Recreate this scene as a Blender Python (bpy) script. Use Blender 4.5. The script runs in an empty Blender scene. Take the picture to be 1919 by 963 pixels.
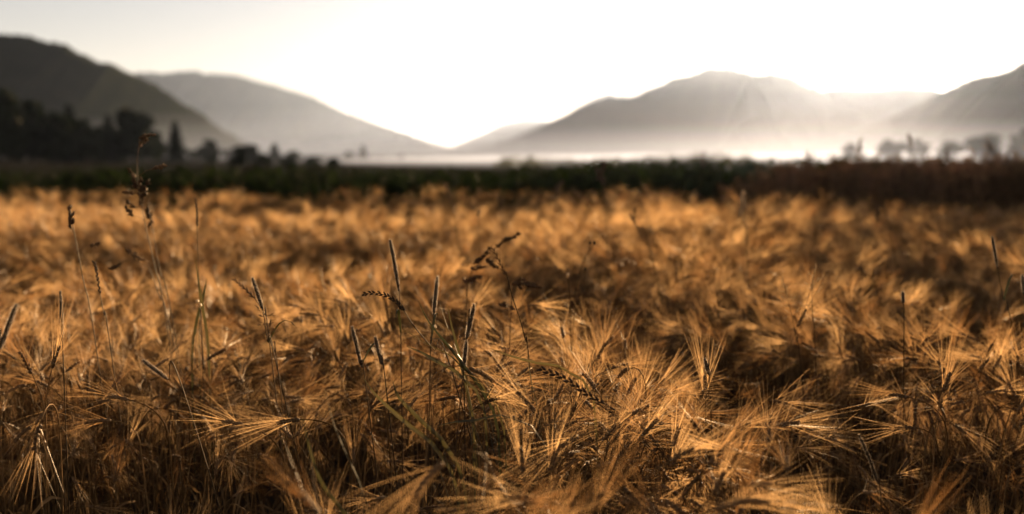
import bpy, math, random
import numpy as np
from mathutils import Vector, Matrix, Euler

# ------------------------------------------------------------------ camera, sky, sun, exposure
S = bpy.context.scene
COL = S.collection
R = math.radians
LENS, HORIZON, CAM_Z = 35.0, 288.0, 1.35
FPX = 1919 * LENS / 36
PITCH = math.atan((481.5 - HORIZON) / FPX)
cd = bpy.data.cameras.new("camera")
cam = bpy.data.objects.new("camera", cd)
COL.objects.link(cam)
cam.location = (0, 0, CAM_Z)
cam.rotation_euler = (math.pi / 2 - PITCH, 0, 0)
cd.lens, cd.sensor_width, cd.sensor_fit = LENS, 36.0, 'HORIZONTAL'
cd.clip_start, cd.clip_end = 0.05, 60000
cd.dof.use_dof = True
cd.dof.focus_distance = 2.2
cd.dof.aperture_fstop = 1.7
S.camera = cam

SUN_AZ, SUN_EL = R(19.3), R(5.8)
sunvec = Vector((math.sin(SUN_AZ) * math.cos(SUN_EL), math.cos(SUN_AZ) * math.cos(SUN_EL), math.sin(SUN_EL)))
W = bpy.data.worlds.new("World")
S.world = W
W.use_nodes = True
nt = W.node_tree
bg = nt.nodes["Background"]
sky = nt.nodes.new("ShaderNodeTexSky")
sky.sky_type = 'NISHITA'
sky.sun_disc = False
sky.sun_elevation = SUN_EL
sky.sun_rotation = SUN_AZ
sky.air_density, sky.dust_density, sky.ozone_density = 1.0, 0.2, 1.6
hs = nt.nodes.new("ShaderNodeHueSaturation")          # milky morning sky: paler and less yellow than clear air
hs.inputs['Saturation'].default_value = 0.5
tn = nt.nodes.new("ShaderNodeMixRGB"); tn.blend_type = 'MULTIPLY'; tn.inputs[0].default_value = 1.0
tn.inputs[2].default_value = (0.86, 0.735, 0.715, 1)
nt.links.new(sky.outputs[0], hs.inputs['Color']); nt.links.new(hs.outputs[0], tn.inputs[1]); nt.links.new(tn.outputs[0], bg.inputs[0])
bg.inputs[1].default_value = 0.05
ld = bpy.data.lights.new("sun", 'SUN')
ld.energy, ld.angle, ld.color = 5.0, R(0.5), (1.0, 0.80, 0.58)
sun = bpy.data.objects.new("sun", ld)
COL.objects.link(sun)
sun.rotation_euler = (-sunvec).to_track_quat('-Z', 'Y').to_euler()
sun.location = (10, 20, 30)

vs = S.view_settings
vs.view_transform, vs.look, vs.gamma, vs.exposure, vs.use_curve_mapping = 'Standard', 'None', 1.0, 2.15, False
cy = S.cycles
cy.max_bounces, cy.diffuse_bounces, cy.glossy_bounces = 5, 0, 1
cy.transmission_bounces, cy.transparent_max_bounces, cy.volume_bounces = 4, 64, 0
cy.use_denoising = True
cy.sample_clamp_indirect = 4.0

# ------------------------------------------------------------------ helpers
fwd = Vector((0, math.cos(PITCH), -math.sin(PITCH)))
upv = Vector((0, math.sin(PITCH), math.cos(PITCH)))
def at(x, y, d):
    """world point on the plane world-Y = d seen at photo pixel x, y"""
    r = fwd + Vector((1, 0, 0)) * ((x - 959.5) / FPX) + upv * (-(y - 481.5) / FPX)
    return Vector((0, 0, CAM_Z)) + r * (d / r.y)
def project(p):
    v = Vector(p) - Vector((0, 0, CAM_Z))
    z = v.dot(fwd)
    if z < 0.05: return None
    return 959.5 + v.x / z * FPX, 481.5 - v.dot(upv) / z * FPX

class MB:
    def __init__(self): self.v, self.f = [], []
    def tube(self, pts, rad, sides=3, cap=True):
        P = np.asarray(pts, float); n = len(P)
        rad = np.broadcast_to(np.asarray(rad, float), (n,))
        T = np.gradient(P, axis=0); T /= np.linalg.norm(T, axis=1)[:, None] + 1e-12
        ref = np.array((0, 1, 0.)) if abs(T[0][1]) < 0.8 else np.array((1., 0, 0))
        A = np.cross(T, ref); A /= np.linalg.norm(A, axis=1)[:, None] + 1e-12
        B = np.cross(T, A)
        b = len(self.v)
        an = np.arange(sides) * 2 * math.pi / sides
        for i in range(n):
            ring = P[i] + rad[i] * (np.cos(an)[:, None] * A[i] + np.sin(an)[:, None] * B[i])
            self.v.extend(map(tuple, ring))
        for i in range(n - 1):
            for k in range(sides):
                k2 = (k + 1) % sides
                self.f.append((b + i * sides + k, b + i * sides + k2, b + (i + 1) * sides + k2, b + (i + 1) * sides + k))
        if cap and sides > 2:
            self.f.append(tuple(b + k for k in range(sides))[::-1])
            self.f.append(tuple(b + (n - 1) * sides + k for k in range(sides)))
    def ribbon(self, pts, wid, side, fold=0.0):
        """leaf blade: a strip with a fold along its middle"""
        P = np.asarray(pts, float); n = len(P)
        b = len(self.v)
        wid = np.broadcast_to(np.asarray(wid, float), (n,))
        T = np.gradient(P, axis=0); T /= np.linalg.norm(T, axis=1)[:, None] + 1e-12
        sd = np.broadcast_to(np.asarray(side, float), (n, 3))
        for i in range(n):
            s = sd[i] - T[i] * sd[i].dot(T[i]); s /= np.linalg.norm(s) + 1e-12
            nn = np.cross(T[i], s)
            self.v.append(tuple(P[i] - s * wid[i] + nn * fold * wid[i]))
            self.v.append(tuple(P[i]))
            self.v.append(tuple(P[i] + s * wid[i] + nn * fold * wid[i]))
        for i in range(n - 1):
            a = b + 3 * i
            self.f += [(a, a + 1, a + 4, a + 3), (a + 1, a + 2, a + 5, a + 4)]
    def strip(self, pts, wid, side):
        b = len(self.v); n = len(pts)
        for p, w in zip(pts, wid): self.v += [tuple(p - side * w), tuple(p + side * w)]
        for i in range(n - 1):
            a = b + 2 * i; self.f.append((a, a + 1, a + 3, a + 2))
    def quad(self, c, a, b):
        k = len(self.v); c, a, b = map(np.asarray, (c, a, b))
        self.v += [tuple(c - a - b), tuple(c + a - b), tuple(c + a + b), tuple(c - a + b)]
        self.f.append((k, k + 1, k + 2, k + 3))
    def spindle(self, p, d, L, r, sides=5, prof=((0, .45), (.3, 1), (.65, .85), (1, .12))):
        p = np.asarray(p, float); d = np.asarray(d, float)
        self.tube([p + d * L * t for t, _ in prof], [r * q for _, q in prof], sides)
    def mesh(self, name, mat, smooth=True):
        me = bpy.data.meshes.new(name)
        me.from_pydata(self.v, [], self.f)
        if smooth: me.polygons.foreach_set('use_smooth', [True] * len(me.polygons))
        me.materials.append(mat)
        me.update()
        return me
    def build(self, name, mat, parent=None, smooth=True):
        return link(name, self.mesh(name, mat, smooth), parent)
def link(name, me, parent=None):
    o = bpy.data.objects.new(name, me)
    COL.objects.link(o)
    if parent: o.parent = parent
    return o
def tag(o, label=None, cat=None, group=None, kind=None):
    for k, v in (('label', label), ('category', cat), ('group', group), ('kind', kind)):
        if v: o[k] = v
    return o
def empty(name, loc, label=None, cat=None, group=None):
    o = bpy.data.objects.new(name, None)
    o.empty_display_size = 0.05
    COL.objects.link(o); o.location = loc
    return tag(o, label, cat, group, 'thing')
def copy_tree(o, parent=None):
    c = o.copy(); COL.objects.link(c)
    if parent: c.parent = parent
    for ch in o.children: copy_tree(ch, c)
    return c
def spline(pts, n):
    """smooth curve through points (Catmull-Rom)"""
    P = [np.asarray(p, float) for p in pts]
    P = [2 * P[0] - P[1]] + P + [2 * P[-1] - P[-2]]
    out = []; m = len(P) - 3
    for i in range(n):
        t = i / (n - 1) * m; k = min(int(t), m - 1); t -= k
        a, b, c, d = P[k:k + 4]
        out.append(0.5 * (2 * b + (c - a) * t + (2 * a - 5 * b + 4 * c - d) * t * t + (3 * b - a - 3 * c + d) * t ** 3))
    return np.array(out)
_rs = np.random.RandomState(5)
_G = _rs.rand(6, 64, 64)
def vnoise(x, y, k=0):
    """smooth value noise, 0..1, period 64"""
    x = np.asarray(x, float); y = np.asarray(y, float)
    xi, yi = np.floor(x).astype(int), np.floor(y).astype(int)
    fx, fy = x - xi, y - yi
    fx, fy = fx * fx * (3 - 2 * fx), fy * fy * (3 - 2 * fy)
    g = _G[k]; i0, i1, j0, j1 = xi % 64, (xi + 1) % 64, yi % 64, (yi + 1) % 64
    return (g[i0, j0] * (1 - fx) + g[i1, j0] * fx) * (1 - fy) + (g[i0, j1] * (1 - fx) + g[i1, j1] * fx) * fy
def unit(v):
    v = np.asarray(v, float); return v / (np.linalg.norm(v) + 1e-12)

# ------------------------------------------------------------------ materials
def plant_mat(name, c1, c2, trans=0.4, gloss=0.08, rough=0.4, scale=40.0, tint=None):
    """dry plant tissue: colour varied by noise and by plant, lets light through"""
    m = bpy.data.materials.new(name); m.use_nodes = True
    n, l = m.node_tree.nodes, m.node_tree.links
    n.clear()
    out = n.new('ShaderNodeOutputMaterial')
    tc = n.new('ShaderNodeTexCoord'); no = n.new('ShaderNodeTexNoise'); no.inputs['Scale'].default_value = scale
    no.inputs['Detail'].default_value = 2
    l.new(tc.outputs['Object'], no.inputs['Vector'])
    oi = n.new('ShaderNodeObjectInfo')
    ad = n.new('ShaderNodeMath'); ad.operation = 'MULTIPLY_ADD'
    l.new(oi.outputs['Random'], ad.inputs[0]); ad.inputs[1].default_value = 1.2; ad.inputs[2].default_value = -0.6
    a2 = n.new('ShaderNodeMath'); a2.operation = 'ADD'; a2.use_clamp = True
    l.new(ad.outputs[0], a2.inputs[0]); l.new(no.outputs['Fac'], a2.inputs[1])
    mx = n.new('ShaderNodeMixRGB'); mx.inputs[1].default_value = (*c1, 1); mx.inputs[2].default_value = (*c2, 1)
    l.new(a2.outputs[0], mx.inputs[0])
    df = n.new('ShaderNodeBsdfDiffuse'); tr = n.new('ShaderNodeBsdfTranslucent'); gl = n.new('ShaderNodeBsdfGlossy')
    gl.inputs['Roughness'].default_value = rough
    gl.inputs['Color'].default_value = (1, 0.8, 0.55, 1)
    l.new(mx.outputs[0], df.inputs[0])
    if tint:
        mt = n.new('ShaderNodeMixRGB'); mt.blend_type = 'MULTIPLY'; mt.inputs[0].default_value = 1
        mt.inputs[2].default_value = (*tint, 1); l.new(mx.outputs[0], mt.inputs[1]); l.new(mt.outputs[0], tr.inputs[0])
    else: l.new(mx.outputs[0], tr.inputs[0])
    m1 = n.new('ShaderNodeMixShader'); m1.inputs[0].default_value = trans
    l.new(df.outputs[0], m1.inputs[1]); l.new(tr.outputs[0], m1.inputs[2])
    m2 = n.new('ShaderNodeMixShader'); m2.inputs[0].default_value = gloss
    l.new(m1.outputs[0], m2.inputs[1]); l.new(gl.outputs[0], m2.inputs[2])
    l.new(m2.outputs[0], out.inputs['Surface'])
    return m
def ground_mat(name, c1, c2, scale, rough=0.95, c3=None):
    m = bpy.data.materials.new(name); m.use_nodes = True
    n, l = m.node_tree.nodes, m.node_tree.links
    b = n['Principled BSDF']; b.inputs['Roughness'].default_value = rough
    b.inputs['Specular IOR Level'].default_value = 0.0
    tc = n.new('ShaderNodeTexCoord'); no = n.new('ShaderNodeTexNoise')
    no.inputs['Scale'].default_value = scale; no.inputs['Detail'].default_value = 8; no.inputs['Roughness'].default_value = 0.65
    l.new(tc.outputs['Object'], no.inputs['Vector'])
    r = n.new('ShaderNodeValToRGB'); r.color_ramp.elements[0].position, r.color_ramp.elements[1].position = 0.3, 0.7
    r.color_ramp.elements[0].color, r.color_ramp.elements[1].color = (*c1, 1), (*c2, 1)
    if c3:
        e = r.color_ramp.elements.new(0.52); e.color = (*c3, 1)
    l.new(no.outputs['Fac'], r.inputs[0]); l.new(r.outputs[0], b.inputs['Base Color'])
    return m
def volume_mat(name, col, dens, g):
    m = bpy.data.materials.new(name); m.use_nodes = True
    n, l = m.node_tree.nodes, m.node_tree.links
    n.clear()
    out = n.new('ShaderNodeOutputMaterial'); v = n.new('ShaderNodeVolumePrincipled')
    v.inputs['Color'].default_value = (*col, 1); v.inputs['Density'].default_value = dens
    v.inputs['Anisotropy'].default_value = g
    l.new(v.outputs[0], out.inputs['Volume'])
    return m
STRAW = plant_mat('straw', (0.10, 0.047, 0.014), (0.27, 0.14, 0.05), 0.25, 0.012, 0.45, 60)
AWN = plant_mat('awn', (0.26, 0.104, 0.026), (0.74, 0.405, 0.145), 0.6, 0.06, 0.4, 30)
GRAIN = plant_mat('grain', (0.13, 0.062, 0.022), (0.26, 0.13, 0.05), 0.12, 0.04, 0.45, 120)
DRYLEAF = plant_mat('dry_leaf', (0.10, 0.048, 0.016), (0.28, 0.15, 0.055), 0.35, 0.015, 0.5, 30)
WEEDSTEM = plant_mat('weed_stem', (0.045, 0.024, 0.010), (0.12, 0.062, 0.025), 0.15, 0.03, 0.5, 50)
DARKSEED = plant_mat('dark_seed', (0.035, 0.02, 0.012), (0.08, 0.045, 0.025), 0.15, 0.03, 0.5, 150)
FUZZ = plant_mat('fuzz', (0.55, 0.38, 0.22), (0.75, 0.56, 0.36), 0.65, 0.05, 0.5, 60)
BROWNSEED = plant_mat('brown_seed', (0.07, 0.035, 0.015), (0.20, 0.10, 0.042), 0.3, 0.03, 0.5, 150)
PALESEED = plant_mat('pale_seed', (0.5, 0.34, 0.17), (0.68, 0.5, 0.28), 0.5, 0.08, 0.4, 80)
GREENBLADE = plant_mat('green_blade', (0.022, 0.022, 0.009), (0.085, 0.062, 0.025), 0.28, 0.05, 0.4, 25, (1.1, 1.0, 0.6))
MAIZE = plant_mat('maize_leaf', (0.007, 0.011, 0.004), (0.02, 0.028, 0.009), 0.25, 0.01, 0.5, 15, (1.3, 1.4, 0.6))
BANK = plant_mat('bank_weed', (0.065, 0.034, 0.014), (0.25, 0.125, 0.05), 0.45, 0.03, 0.5, 20)
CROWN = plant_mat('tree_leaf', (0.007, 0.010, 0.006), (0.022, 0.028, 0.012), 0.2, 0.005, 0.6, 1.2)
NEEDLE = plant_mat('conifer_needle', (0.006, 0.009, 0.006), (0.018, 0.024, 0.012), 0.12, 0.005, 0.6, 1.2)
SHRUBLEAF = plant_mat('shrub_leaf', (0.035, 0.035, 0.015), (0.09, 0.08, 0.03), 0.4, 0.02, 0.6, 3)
BARK = ground_mat('bark', (0.03, 0.022, 0.016), (0.08, 0.06, 0.045), 6)
SOIL = ground_mat('soil', (0.02, 0.013, 0.008), (0.06, 0.038, 0.022), 5)
MEADOW = ground_mat('meadow', (0.016, 0.014, 0.010), (0.045, 0.034, 0.02), 0.02, c3=(0.025, 0.021, 0.013))
FOREST = ground_mat('forest', (0.012, 0.013, 0.009), (0.036, 0.034, 0.02), 0.02, c3=(0.02, 0.02, 0.012))
HAZE = volume_mat("haze_air", (0.76, 0.84, 1.0), 0.35e-4, 0.74)
MIST = volume_mat('mist_air', (0.88, 0.90, 1.0), 6.0e-3, 0.14)
MISTHIN = volume_mat('thin_mist_air', (0.90, 0.93, 0.98), 2.2e-4, 0.3)

# ------------------------------------------------------------------ ground, hills, air
def sheet(name, x0, x1, y0, y1, z, mat, nx=2, ny=2):
    mb = MB()
    for j in range(ny):
        for i in range(nx): mb.v.append((x0 + (x1 - x0) * i / (nx - 1), y0 + (y1 - y0) * j / (ny - 1), z))
    for j in range(ny - 1):
        for i in range(nx - 1):
            a = j * nx + i; mb.f.append((a, a + 1, a + nx + 1, a + nx))
    return tag(mb.build(name, mat, smooth=False), kind='structure')
sheet('ground', -14000, 14000, -3000, 14000, 0.0, MEADOW)
sheet('field_soil', -14, 14, -3, 11.2, 0.004, SOIL)

def hills(name, prof, amp, seed, ncol=260, nfront=16, steep=2.4):
    """a ridge whose crest runs through real points at the given distances, with slopes to the valley floor in front and behind"""
    pr = np.array(prof, float)
    xs = np.linspace(pr[0, 0], pr[-1, 0], ncol)
    ys, ds = np.interp(xs, pr[:, 0], pr[:, 1]), np.interp(xs, pr[:, 0], pr[:, 2])
    crest = np.array([at(x, min(y, HORIZON + 3), d) for x, y, d in zip(xs, ys, ds)])
    hz = np.maximum(crest[:, 2], 0.5)
    L = np.concatenate([[0], np.cumsum(np.linalg.norm(np.diff(crest[:, :2], axis=0), axis=1))])
    us = list(np.linspace(0, 1, nfront)) + list(np.linspace(1, 2, 7))[1:]
    mb = MB()
    for j, u in enumerate(us):
        for i in range(ncol):
            sc = hz.max() * 0.30
            gx, gy = L[i] / sc, u * 3
            n = (vnoise(gx, gy + seed * 7, 0) - .5) + .5 * (vnoise(gx * 2.3, gy * 2.1 + seed, 1) - .5) + .28 * (vnoise(gx * 6, gy * 5 + seed, 2) - .5)
            fine = (vnoise(gx * 22, gy * 14 + seed, 3) - .5)
            k = 1 - abs(1 - u)                       # 0 at the foot, 1 at the crest
            edge = min(1, hz[i] / (0.25 * hz.max()))
            z = hz[i] * (k ** 1.15) + amp * hz.max() * n * (1 - k) * k * 5 * edge + (0.012 * n + 0.026 * fine) * hz.max() * k * edge
            mb.v.append((crest[i, 0], crest[i, 1] - (1 - u) * (hz[i] * steep + 40), z - 3 * (1 - k)))
    for j in range(len(us) - 1):
        for i in range(ncol - 1):
            a = j * ncol + i; mb.f.append((a, a + 1, a + ncol + 1, a + ncol))
    return tag(mb.build(name, FOREST), kind='structure')
hills('hills', [(-500, 40, 450), (-200, 52, 466), (0, 64, 483), (56, 67, 490), (75, 75, 493), (123, 81, 500), (150, 98, 506), (190, 116, 516), (209, 119, 523),
     (243, 137, 536), (288, 156, 556), (318, 175, 570), (344, 196, 583), (374, 209, 603), (411, 238, 626), (452, 262, 656), (500, 288, 700)], .05, 1, steep=1.2)
hills('hills', [(60, 165, 3152), (200, 142, 3178), (260, 136, 3190), (320, 136, 3204), (370, 133, 3217), (380, 138, 3220), (395, 137, 3225), (440, 140, 3335), (470, 149, 3418),
     (520, 162, 3560), (580, 178, 3725), (640, 206, 3903), (700, 229, 4081), (760, 248, 4273), (800, 262, 4418), (830, 272, 4539), (900, 289, 4781)], .08, 2, steep=2.4)
hills('hills', [(780, 289, 6800), (830, 281, 6800), (870, 264, 6800), (910, 246, 6800), (945, 229, 6800), (985, 222, 6800), (1020, 224, 6800), (1060, 232, 6800), (1300, 262, 6800)], .06, 3, steep=2.4)
hills('hills', [(840, 289, 5640), (930, 271, 5055), (990, 246, 4665), (1040, 222, 4340), (1065, 212, 4083), (1085, 198, 3878), (1110, 184, 3622), (1140, 173, 3315), (1155, 178, 3161),
     (1180, 180, 2905), (1205, 170, 2652), (1230, 160, 2412), (1260, 147, 2125), (1290, 140, 1837), (1320, 128, 1550), (1350, 125, 1373), (1365, 126, 1285), (1380, 133, 1197),
     (1405, 131, 1078), (1450, 137, 1068), (1480, 142, 1062), (1510, 156, 1055), (1560, 178, 1044), (1640, 215, 1026), (1760, 262, 1000), (1850, 288, 980)], .08, 4, steep=1.6)
hills('hills', [(1380, 240, 1100), (1480, 178, 1100), (1560, 165, 1100), (1640, 166, 1100), (1700, 163, 1100), (1740, 164, 1100), (1790, 176, 1100), (1900, 200, 1100), (2100, 250, 1100)], .06, 5, steep=2.0)
hills('hills', [(1480, 289, 620), (1560, 268, 587), (1640, 232, 554), (1690, 208, 534), (1730, 190, 495), (1770, 168, 450), (1800, 155, 400), (1830, 142, 350), (1875, 135, 319),
     (1900, 125, 302), (1919, 116, 290), (2000, 92, 284), (2200, 70, 270), (2500, 60, 250)], .10, 6, steep=1.6)

def closed_box(name, x0, x1, y0, y1, z0, z1, mat):
    mb = MB()
    mb.v = [(x, y, z) for z in (z0, z1) for y in (y0, y1) for x in (x0, x1)]
    mb.f = [(0, 2, 3, 1), (4, 5, 7, 6), (0, 1, 5, 4), (1, 3, 7, 5), (3, 2, 6, 7), (2, 0, 4, 6)]
    return tag(mb.build(name, mat, smooth=False), kind='stuff')
closed_box('haze', -15000, 15000, -3500, 15000, -6.0, 320.0, HAZE)

def mist_bank(cx, cy, rx, ry, rz, dens_mat):
    """a flat lens of ground mist lying over the valley floor"""
    mb = MB(); nu, nv = 40, 12
    for j in range(nv + 1):
        t = math.pi * j / nv
        for i in range(nu):
            a = 2 * math.pi * i / nu
            mb.v.append((cx + rx * math.sin(t) * math.cos(a), cy + ry * math.sin(t) * math.sin(a), -1.0 + rz * math.cos(t)))
    for j in range(nv):
        for i in range(nu):
            a, b = j * nu + i, j * nu + (i + 1) % nu
            mb.f.append((a, a + nu, b + nu, b))
    return tag(mb.build('mist', dens_mat), kind='stuff')
MISTMID, MISTHIGH = volume_mat('mist_mid', (0.88, 0.90, 1.0), 2.6e-4, 0.15), volume_mat('mist_high', (0.88, 0.90, 1.0), 7.0e-5, 0.20)
mist_bank(96, 192, 145, 155, 2.75, MIST)
mist_bank(100, 215, 155, 165, 4.0, MISTMID)
mist_bank(102, 230, 165, 178, 5.0, MISTMID)
mist_bank(104, 245, 175, 190, 6.2, MISTMID)
mist_bank(105, 262, 185, 204, 7.8, MISTMID)
mist_bank(106, 280, 200, 218, 9.6, MISTMID)
for mrz in (9, 12, 15, 19, 24):
    mist_bank(130, 420 + mrz * 6, 270 + mrz * 8, 270 + mrz * 7, mrz, MISTHIGH)

# ------------------------------------------------------------------ trees
def crown_leafy(seed, h, w, n=1700, leaf=0.30, low=0.12):
    rng = random.Random(seed); mb = MB()
    cl = []
    for _ in range(26):
        while True:
            p = np.array([rng.uniform(-1, 1) for _ in range(3)])
            if np.linalg.norm(p) < 1: break
        cl.append((np.array([p[0] * w * .36, p[1] * w * .36, h * (low + .5 * (1 - low)) + p[2] * h * .40 * (1 - low)]), rng.uniform(.13, .24) * w))
    for i in range(n):
        c, r = cl[i % len(cl)]
        d = unit([rng.gauss(0, 1) for _ in range(3)])
        p = c + d * r * rng.uniform(.45, 1.05) * np.array((1, 1, .8))
        a = unit([rng.gauss(0, 1) for _ in range(3)]); b = unit(np.cross(a, d) + 1e-6)
        s = leaf * rng.uniform(.6, 1.4)
        mb.quad(p, a * s, b * s * .6)
    return mb
def crown_conifer(seed, h, w, n=2200, leaf=0.46):
    rng = random.Random(seed); mb = MB()
    for i in range(n):
        t = rng.random() ** .75                       # 0 top .. 1 bottom
        t = (int(t * 13) + rng.uniform(0, .65)) / 13.0
        a = rng.uniform(0, 6.283)
        lob = .72 + .28 * math.sin(a * 3 + int(t * 13) * 1.9)
        r = (w * .5) * (t ** .8) * lob * math.sqrt(rng.uniform(.08, 1)) + .1
        z = h * (1 - .92 * t) - r * .35
        d = np.array((math.cos(a), math.sin(a), -.35))
        mb.quad((r * math.cos(a), r * math.sin(a), z), unit(d) * leaf * rng.uniform(.8, 1.9), unit(np.cross(d, (0, 0, 1)) + np.array((0, 0, rng.uniform(-.6, .6)))) * leaf * .45)
    return mb
def trunk(seed, h, r, branches=6):
    rng = random.Random(seed); mb = MB()
    pts = [(0, 0, -.3), (.02 * h, 0, h * .25), (-.01 * h, .02 * h, h * .6), (0, 0, h * .9)]
    mb.tube(spline(pts, 9), np.linspace(r, r * .15, 9), 7)
    for _ in range(branches):
        z = h * rng.uniform(.3, .75); a = rng.uniform(0, 6.283); L = h * rng.uniform(.15, .28)
        mb.tube([(0, 0, z), (L * .5 * math.cos(a), L * .5 * math.sin(a), z + L * .35), (L * math.cos(a), L * math.sin(a), z + L * .6)], [r * .35, r * .22, r * .06], 5)
    return mb
TREEKIT = {}
def tree_kit(key, h, w):
    if key not in TREEKIT:
        kind, seed = key
        if kind == 'conifer': c, m = crown_conifer(seed, 1 * 12, w / h * 12), NEEDLE
        elif kind == 'shrub': c, m = crown_leafy(seed, 12, w / h * 12, 1100, .45, .0), SHRUBLEAF
        else: c, m = crown_leafy(seed, 12, w / h * 12, 2400, .52, .03), CROWN
        TREEKIT[key] = (c.mesh('crown', m, False), trunk(seed, 12, .22 if kind != 'shrub' else .15).mesh('trunk', BARK))
    return TREEKIT[key]
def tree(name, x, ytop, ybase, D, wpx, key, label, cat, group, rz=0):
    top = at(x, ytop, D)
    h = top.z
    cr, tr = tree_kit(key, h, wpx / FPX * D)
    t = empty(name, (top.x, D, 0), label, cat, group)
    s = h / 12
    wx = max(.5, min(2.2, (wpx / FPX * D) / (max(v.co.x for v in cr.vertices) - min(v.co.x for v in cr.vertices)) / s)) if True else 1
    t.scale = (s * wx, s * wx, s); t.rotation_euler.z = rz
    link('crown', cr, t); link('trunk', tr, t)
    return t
rt = random.Random(11)
ORD = ['first', 'second', 'third', 'fourth', 'fifth', 'sixth', 'seventh', 'eighth', 'ninth', 'tenth', 'eleventh', 'twelfth', 'thirteenth', 'fourteenth',
       'fifteenth', 'sixteenth', 'seventeenth', 'eighteenth', 'nineteenth', 'twentieth']
# dark wood at the foot of the near hills: x, top, width, distance, kind
wood = [(-60, 150, 90, 190, 'c'), (-22, 160, 80, 185, 'l'), (4, 158, 76, 180, 'l'), (28, 168, 70, 195, 'l'), (56, 180, 66, 185, 'l'), (84, 190, 70, 200, 'l'), (104, 205, 60, 190, 'l'),
        (128, 199, 60, 205, 'c'), (158, 219, 66, 200, 'l'), (180, 232, 60, 215, 'l'), (202, 216, 54, 205, 'c'), (222, 226, 54, 215, 'l')]
wood = [(x, y, w * 1.25, D, k) for x, y, w, D, k in wood] + [(16, 176, 90, 230, 'l'), (66, 196, 90, 235, 'l'), (116, 216, 90, 235, 'l'), (168, 236, 80, 240, 'l'), (214, 240, 80, 240, 'l')]
wood.sort()
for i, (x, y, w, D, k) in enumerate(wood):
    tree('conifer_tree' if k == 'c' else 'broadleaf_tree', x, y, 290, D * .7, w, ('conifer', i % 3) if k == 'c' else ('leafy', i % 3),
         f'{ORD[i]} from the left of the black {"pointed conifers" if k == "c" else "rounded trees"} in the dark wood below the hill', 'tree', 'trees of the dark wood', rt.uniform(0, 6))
solo = [(272, 254, 70, 205, 'l', 'lower dark rounded tree tucked against the tallest broad dark tree'),
        (250, 189, 84, 210, 'l', 'tallest broad dark tree standing at the end of the dark wood'),
        (291, 243, 50, 220, 'l', 'low round dark bush tree between the tallest tree and the pointed conifer'),
        (327, 226, 58, 220, 'c', 'dark pointed conifer standing alone just past the tallest dark tree'),
        (366, 276, 60, 260, 'l', 'low dark tree clump just after the lone pointed conifer'),
        (391, 259, 52, 260, 'l', 'small round-topped dark tree after the gap beside the lone conifer'),
        (432, 279, 50, 300, 'l', 'low grey tree in the dip before the twin-topped hazy tree'),
        (463, 265, 62, 300, 'l', 'wide grey hazy tree near the foot of the near hill slope'),
        (514, 268, 40, 330, 'c', 'small grey pointed conifer at the foot of the near hill slope'),
        (551, 281, 66, 340, 'l', 'broad low grey tree following the small pointed conifer'),
        (598, 289, 60, 350, 'l', 'lowest grey tree hump in the gap before the pair of hazy trees'),
        (653, 282, 30, 420, 'l', 'small round hazy tree beside the slim hazy conifer'),
        (680, 272, 28, 430, 'c', 'slim pale grey conifer rising from the mist in mid valley'),
        (714, 294, 44, 430, 'l', 'low pale shrub-like tree right after the slim hazy conifer'),
        (752, 288, 56, 440, 'l', 'wide low pale tree, last but one before the open misty gap'),
        (788, 296, 34, 450, 'l', 'smallest pale tree, last in the line before the open misty gap')]
solo += [(x, y, 62, 190, 'l', f'{ORD[i]} from the left of the low grey bushes below the valley trees')
         for i, (x, y) in enumerate([(396, 284), (446, 282), (492, 286), (540, 288), (584, 291), (624, 294)])]
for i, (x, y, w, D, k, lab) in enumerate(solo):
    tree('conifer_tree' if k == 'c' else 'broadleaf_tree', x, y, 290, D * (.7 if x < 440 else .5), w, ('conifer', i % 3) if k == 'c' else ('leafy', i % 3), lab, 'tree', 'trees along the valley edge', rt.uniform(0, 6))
far = [(1592, 266, 40, 520, 'faintest round tree in the glowing mist under the sun'), (1672, 256, 58, 480, 'round pale tree in mist, tallest of the faint ones under the sun'),
       (1722, 258, 46, 470, 'round pale tree behind a tall dry grass head in the mist'), (1782, 262, 66, 450, 'wide low misty tree before the big round misty tree'),
       (1848, 243, 78, 420, 'big round-headed brown tree in mist at the valley edge'), (1922, 238, 60, 410, 'misty round tree cut by the right edge of the photo')]
for i, (x, y, w, D, lab) in enumerate(far):
    tree('broadleaf_tree', x, y, 285, D * .34, w, ('leafy', i % 3), lab, 'tree', 'round trees in the mist', rt.uniform(0, 6))
# low hedge shrubs behind the green crop
sh = [(950, 294), (985, 291), (1022, 294), (1062, 297), (1105, 300), (1140, 296), (1180, 298), (1218, 292), (1252, 288), (1290, 290), (1322, 284), (1356, 288), (1392, 292), (1424, 296)]
for i, (x, y) in enumerate(sh):
    tree('shrub', x, y, 318, 84 + (i * 7) % 23, 66, ('shrub', i % 3), f'{ORD[i]} from the left of the blurred olive shrubs behind the green crop', 'shrub', 'shrubs behind the green crop', rt.uniform(0, 6))

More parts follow.
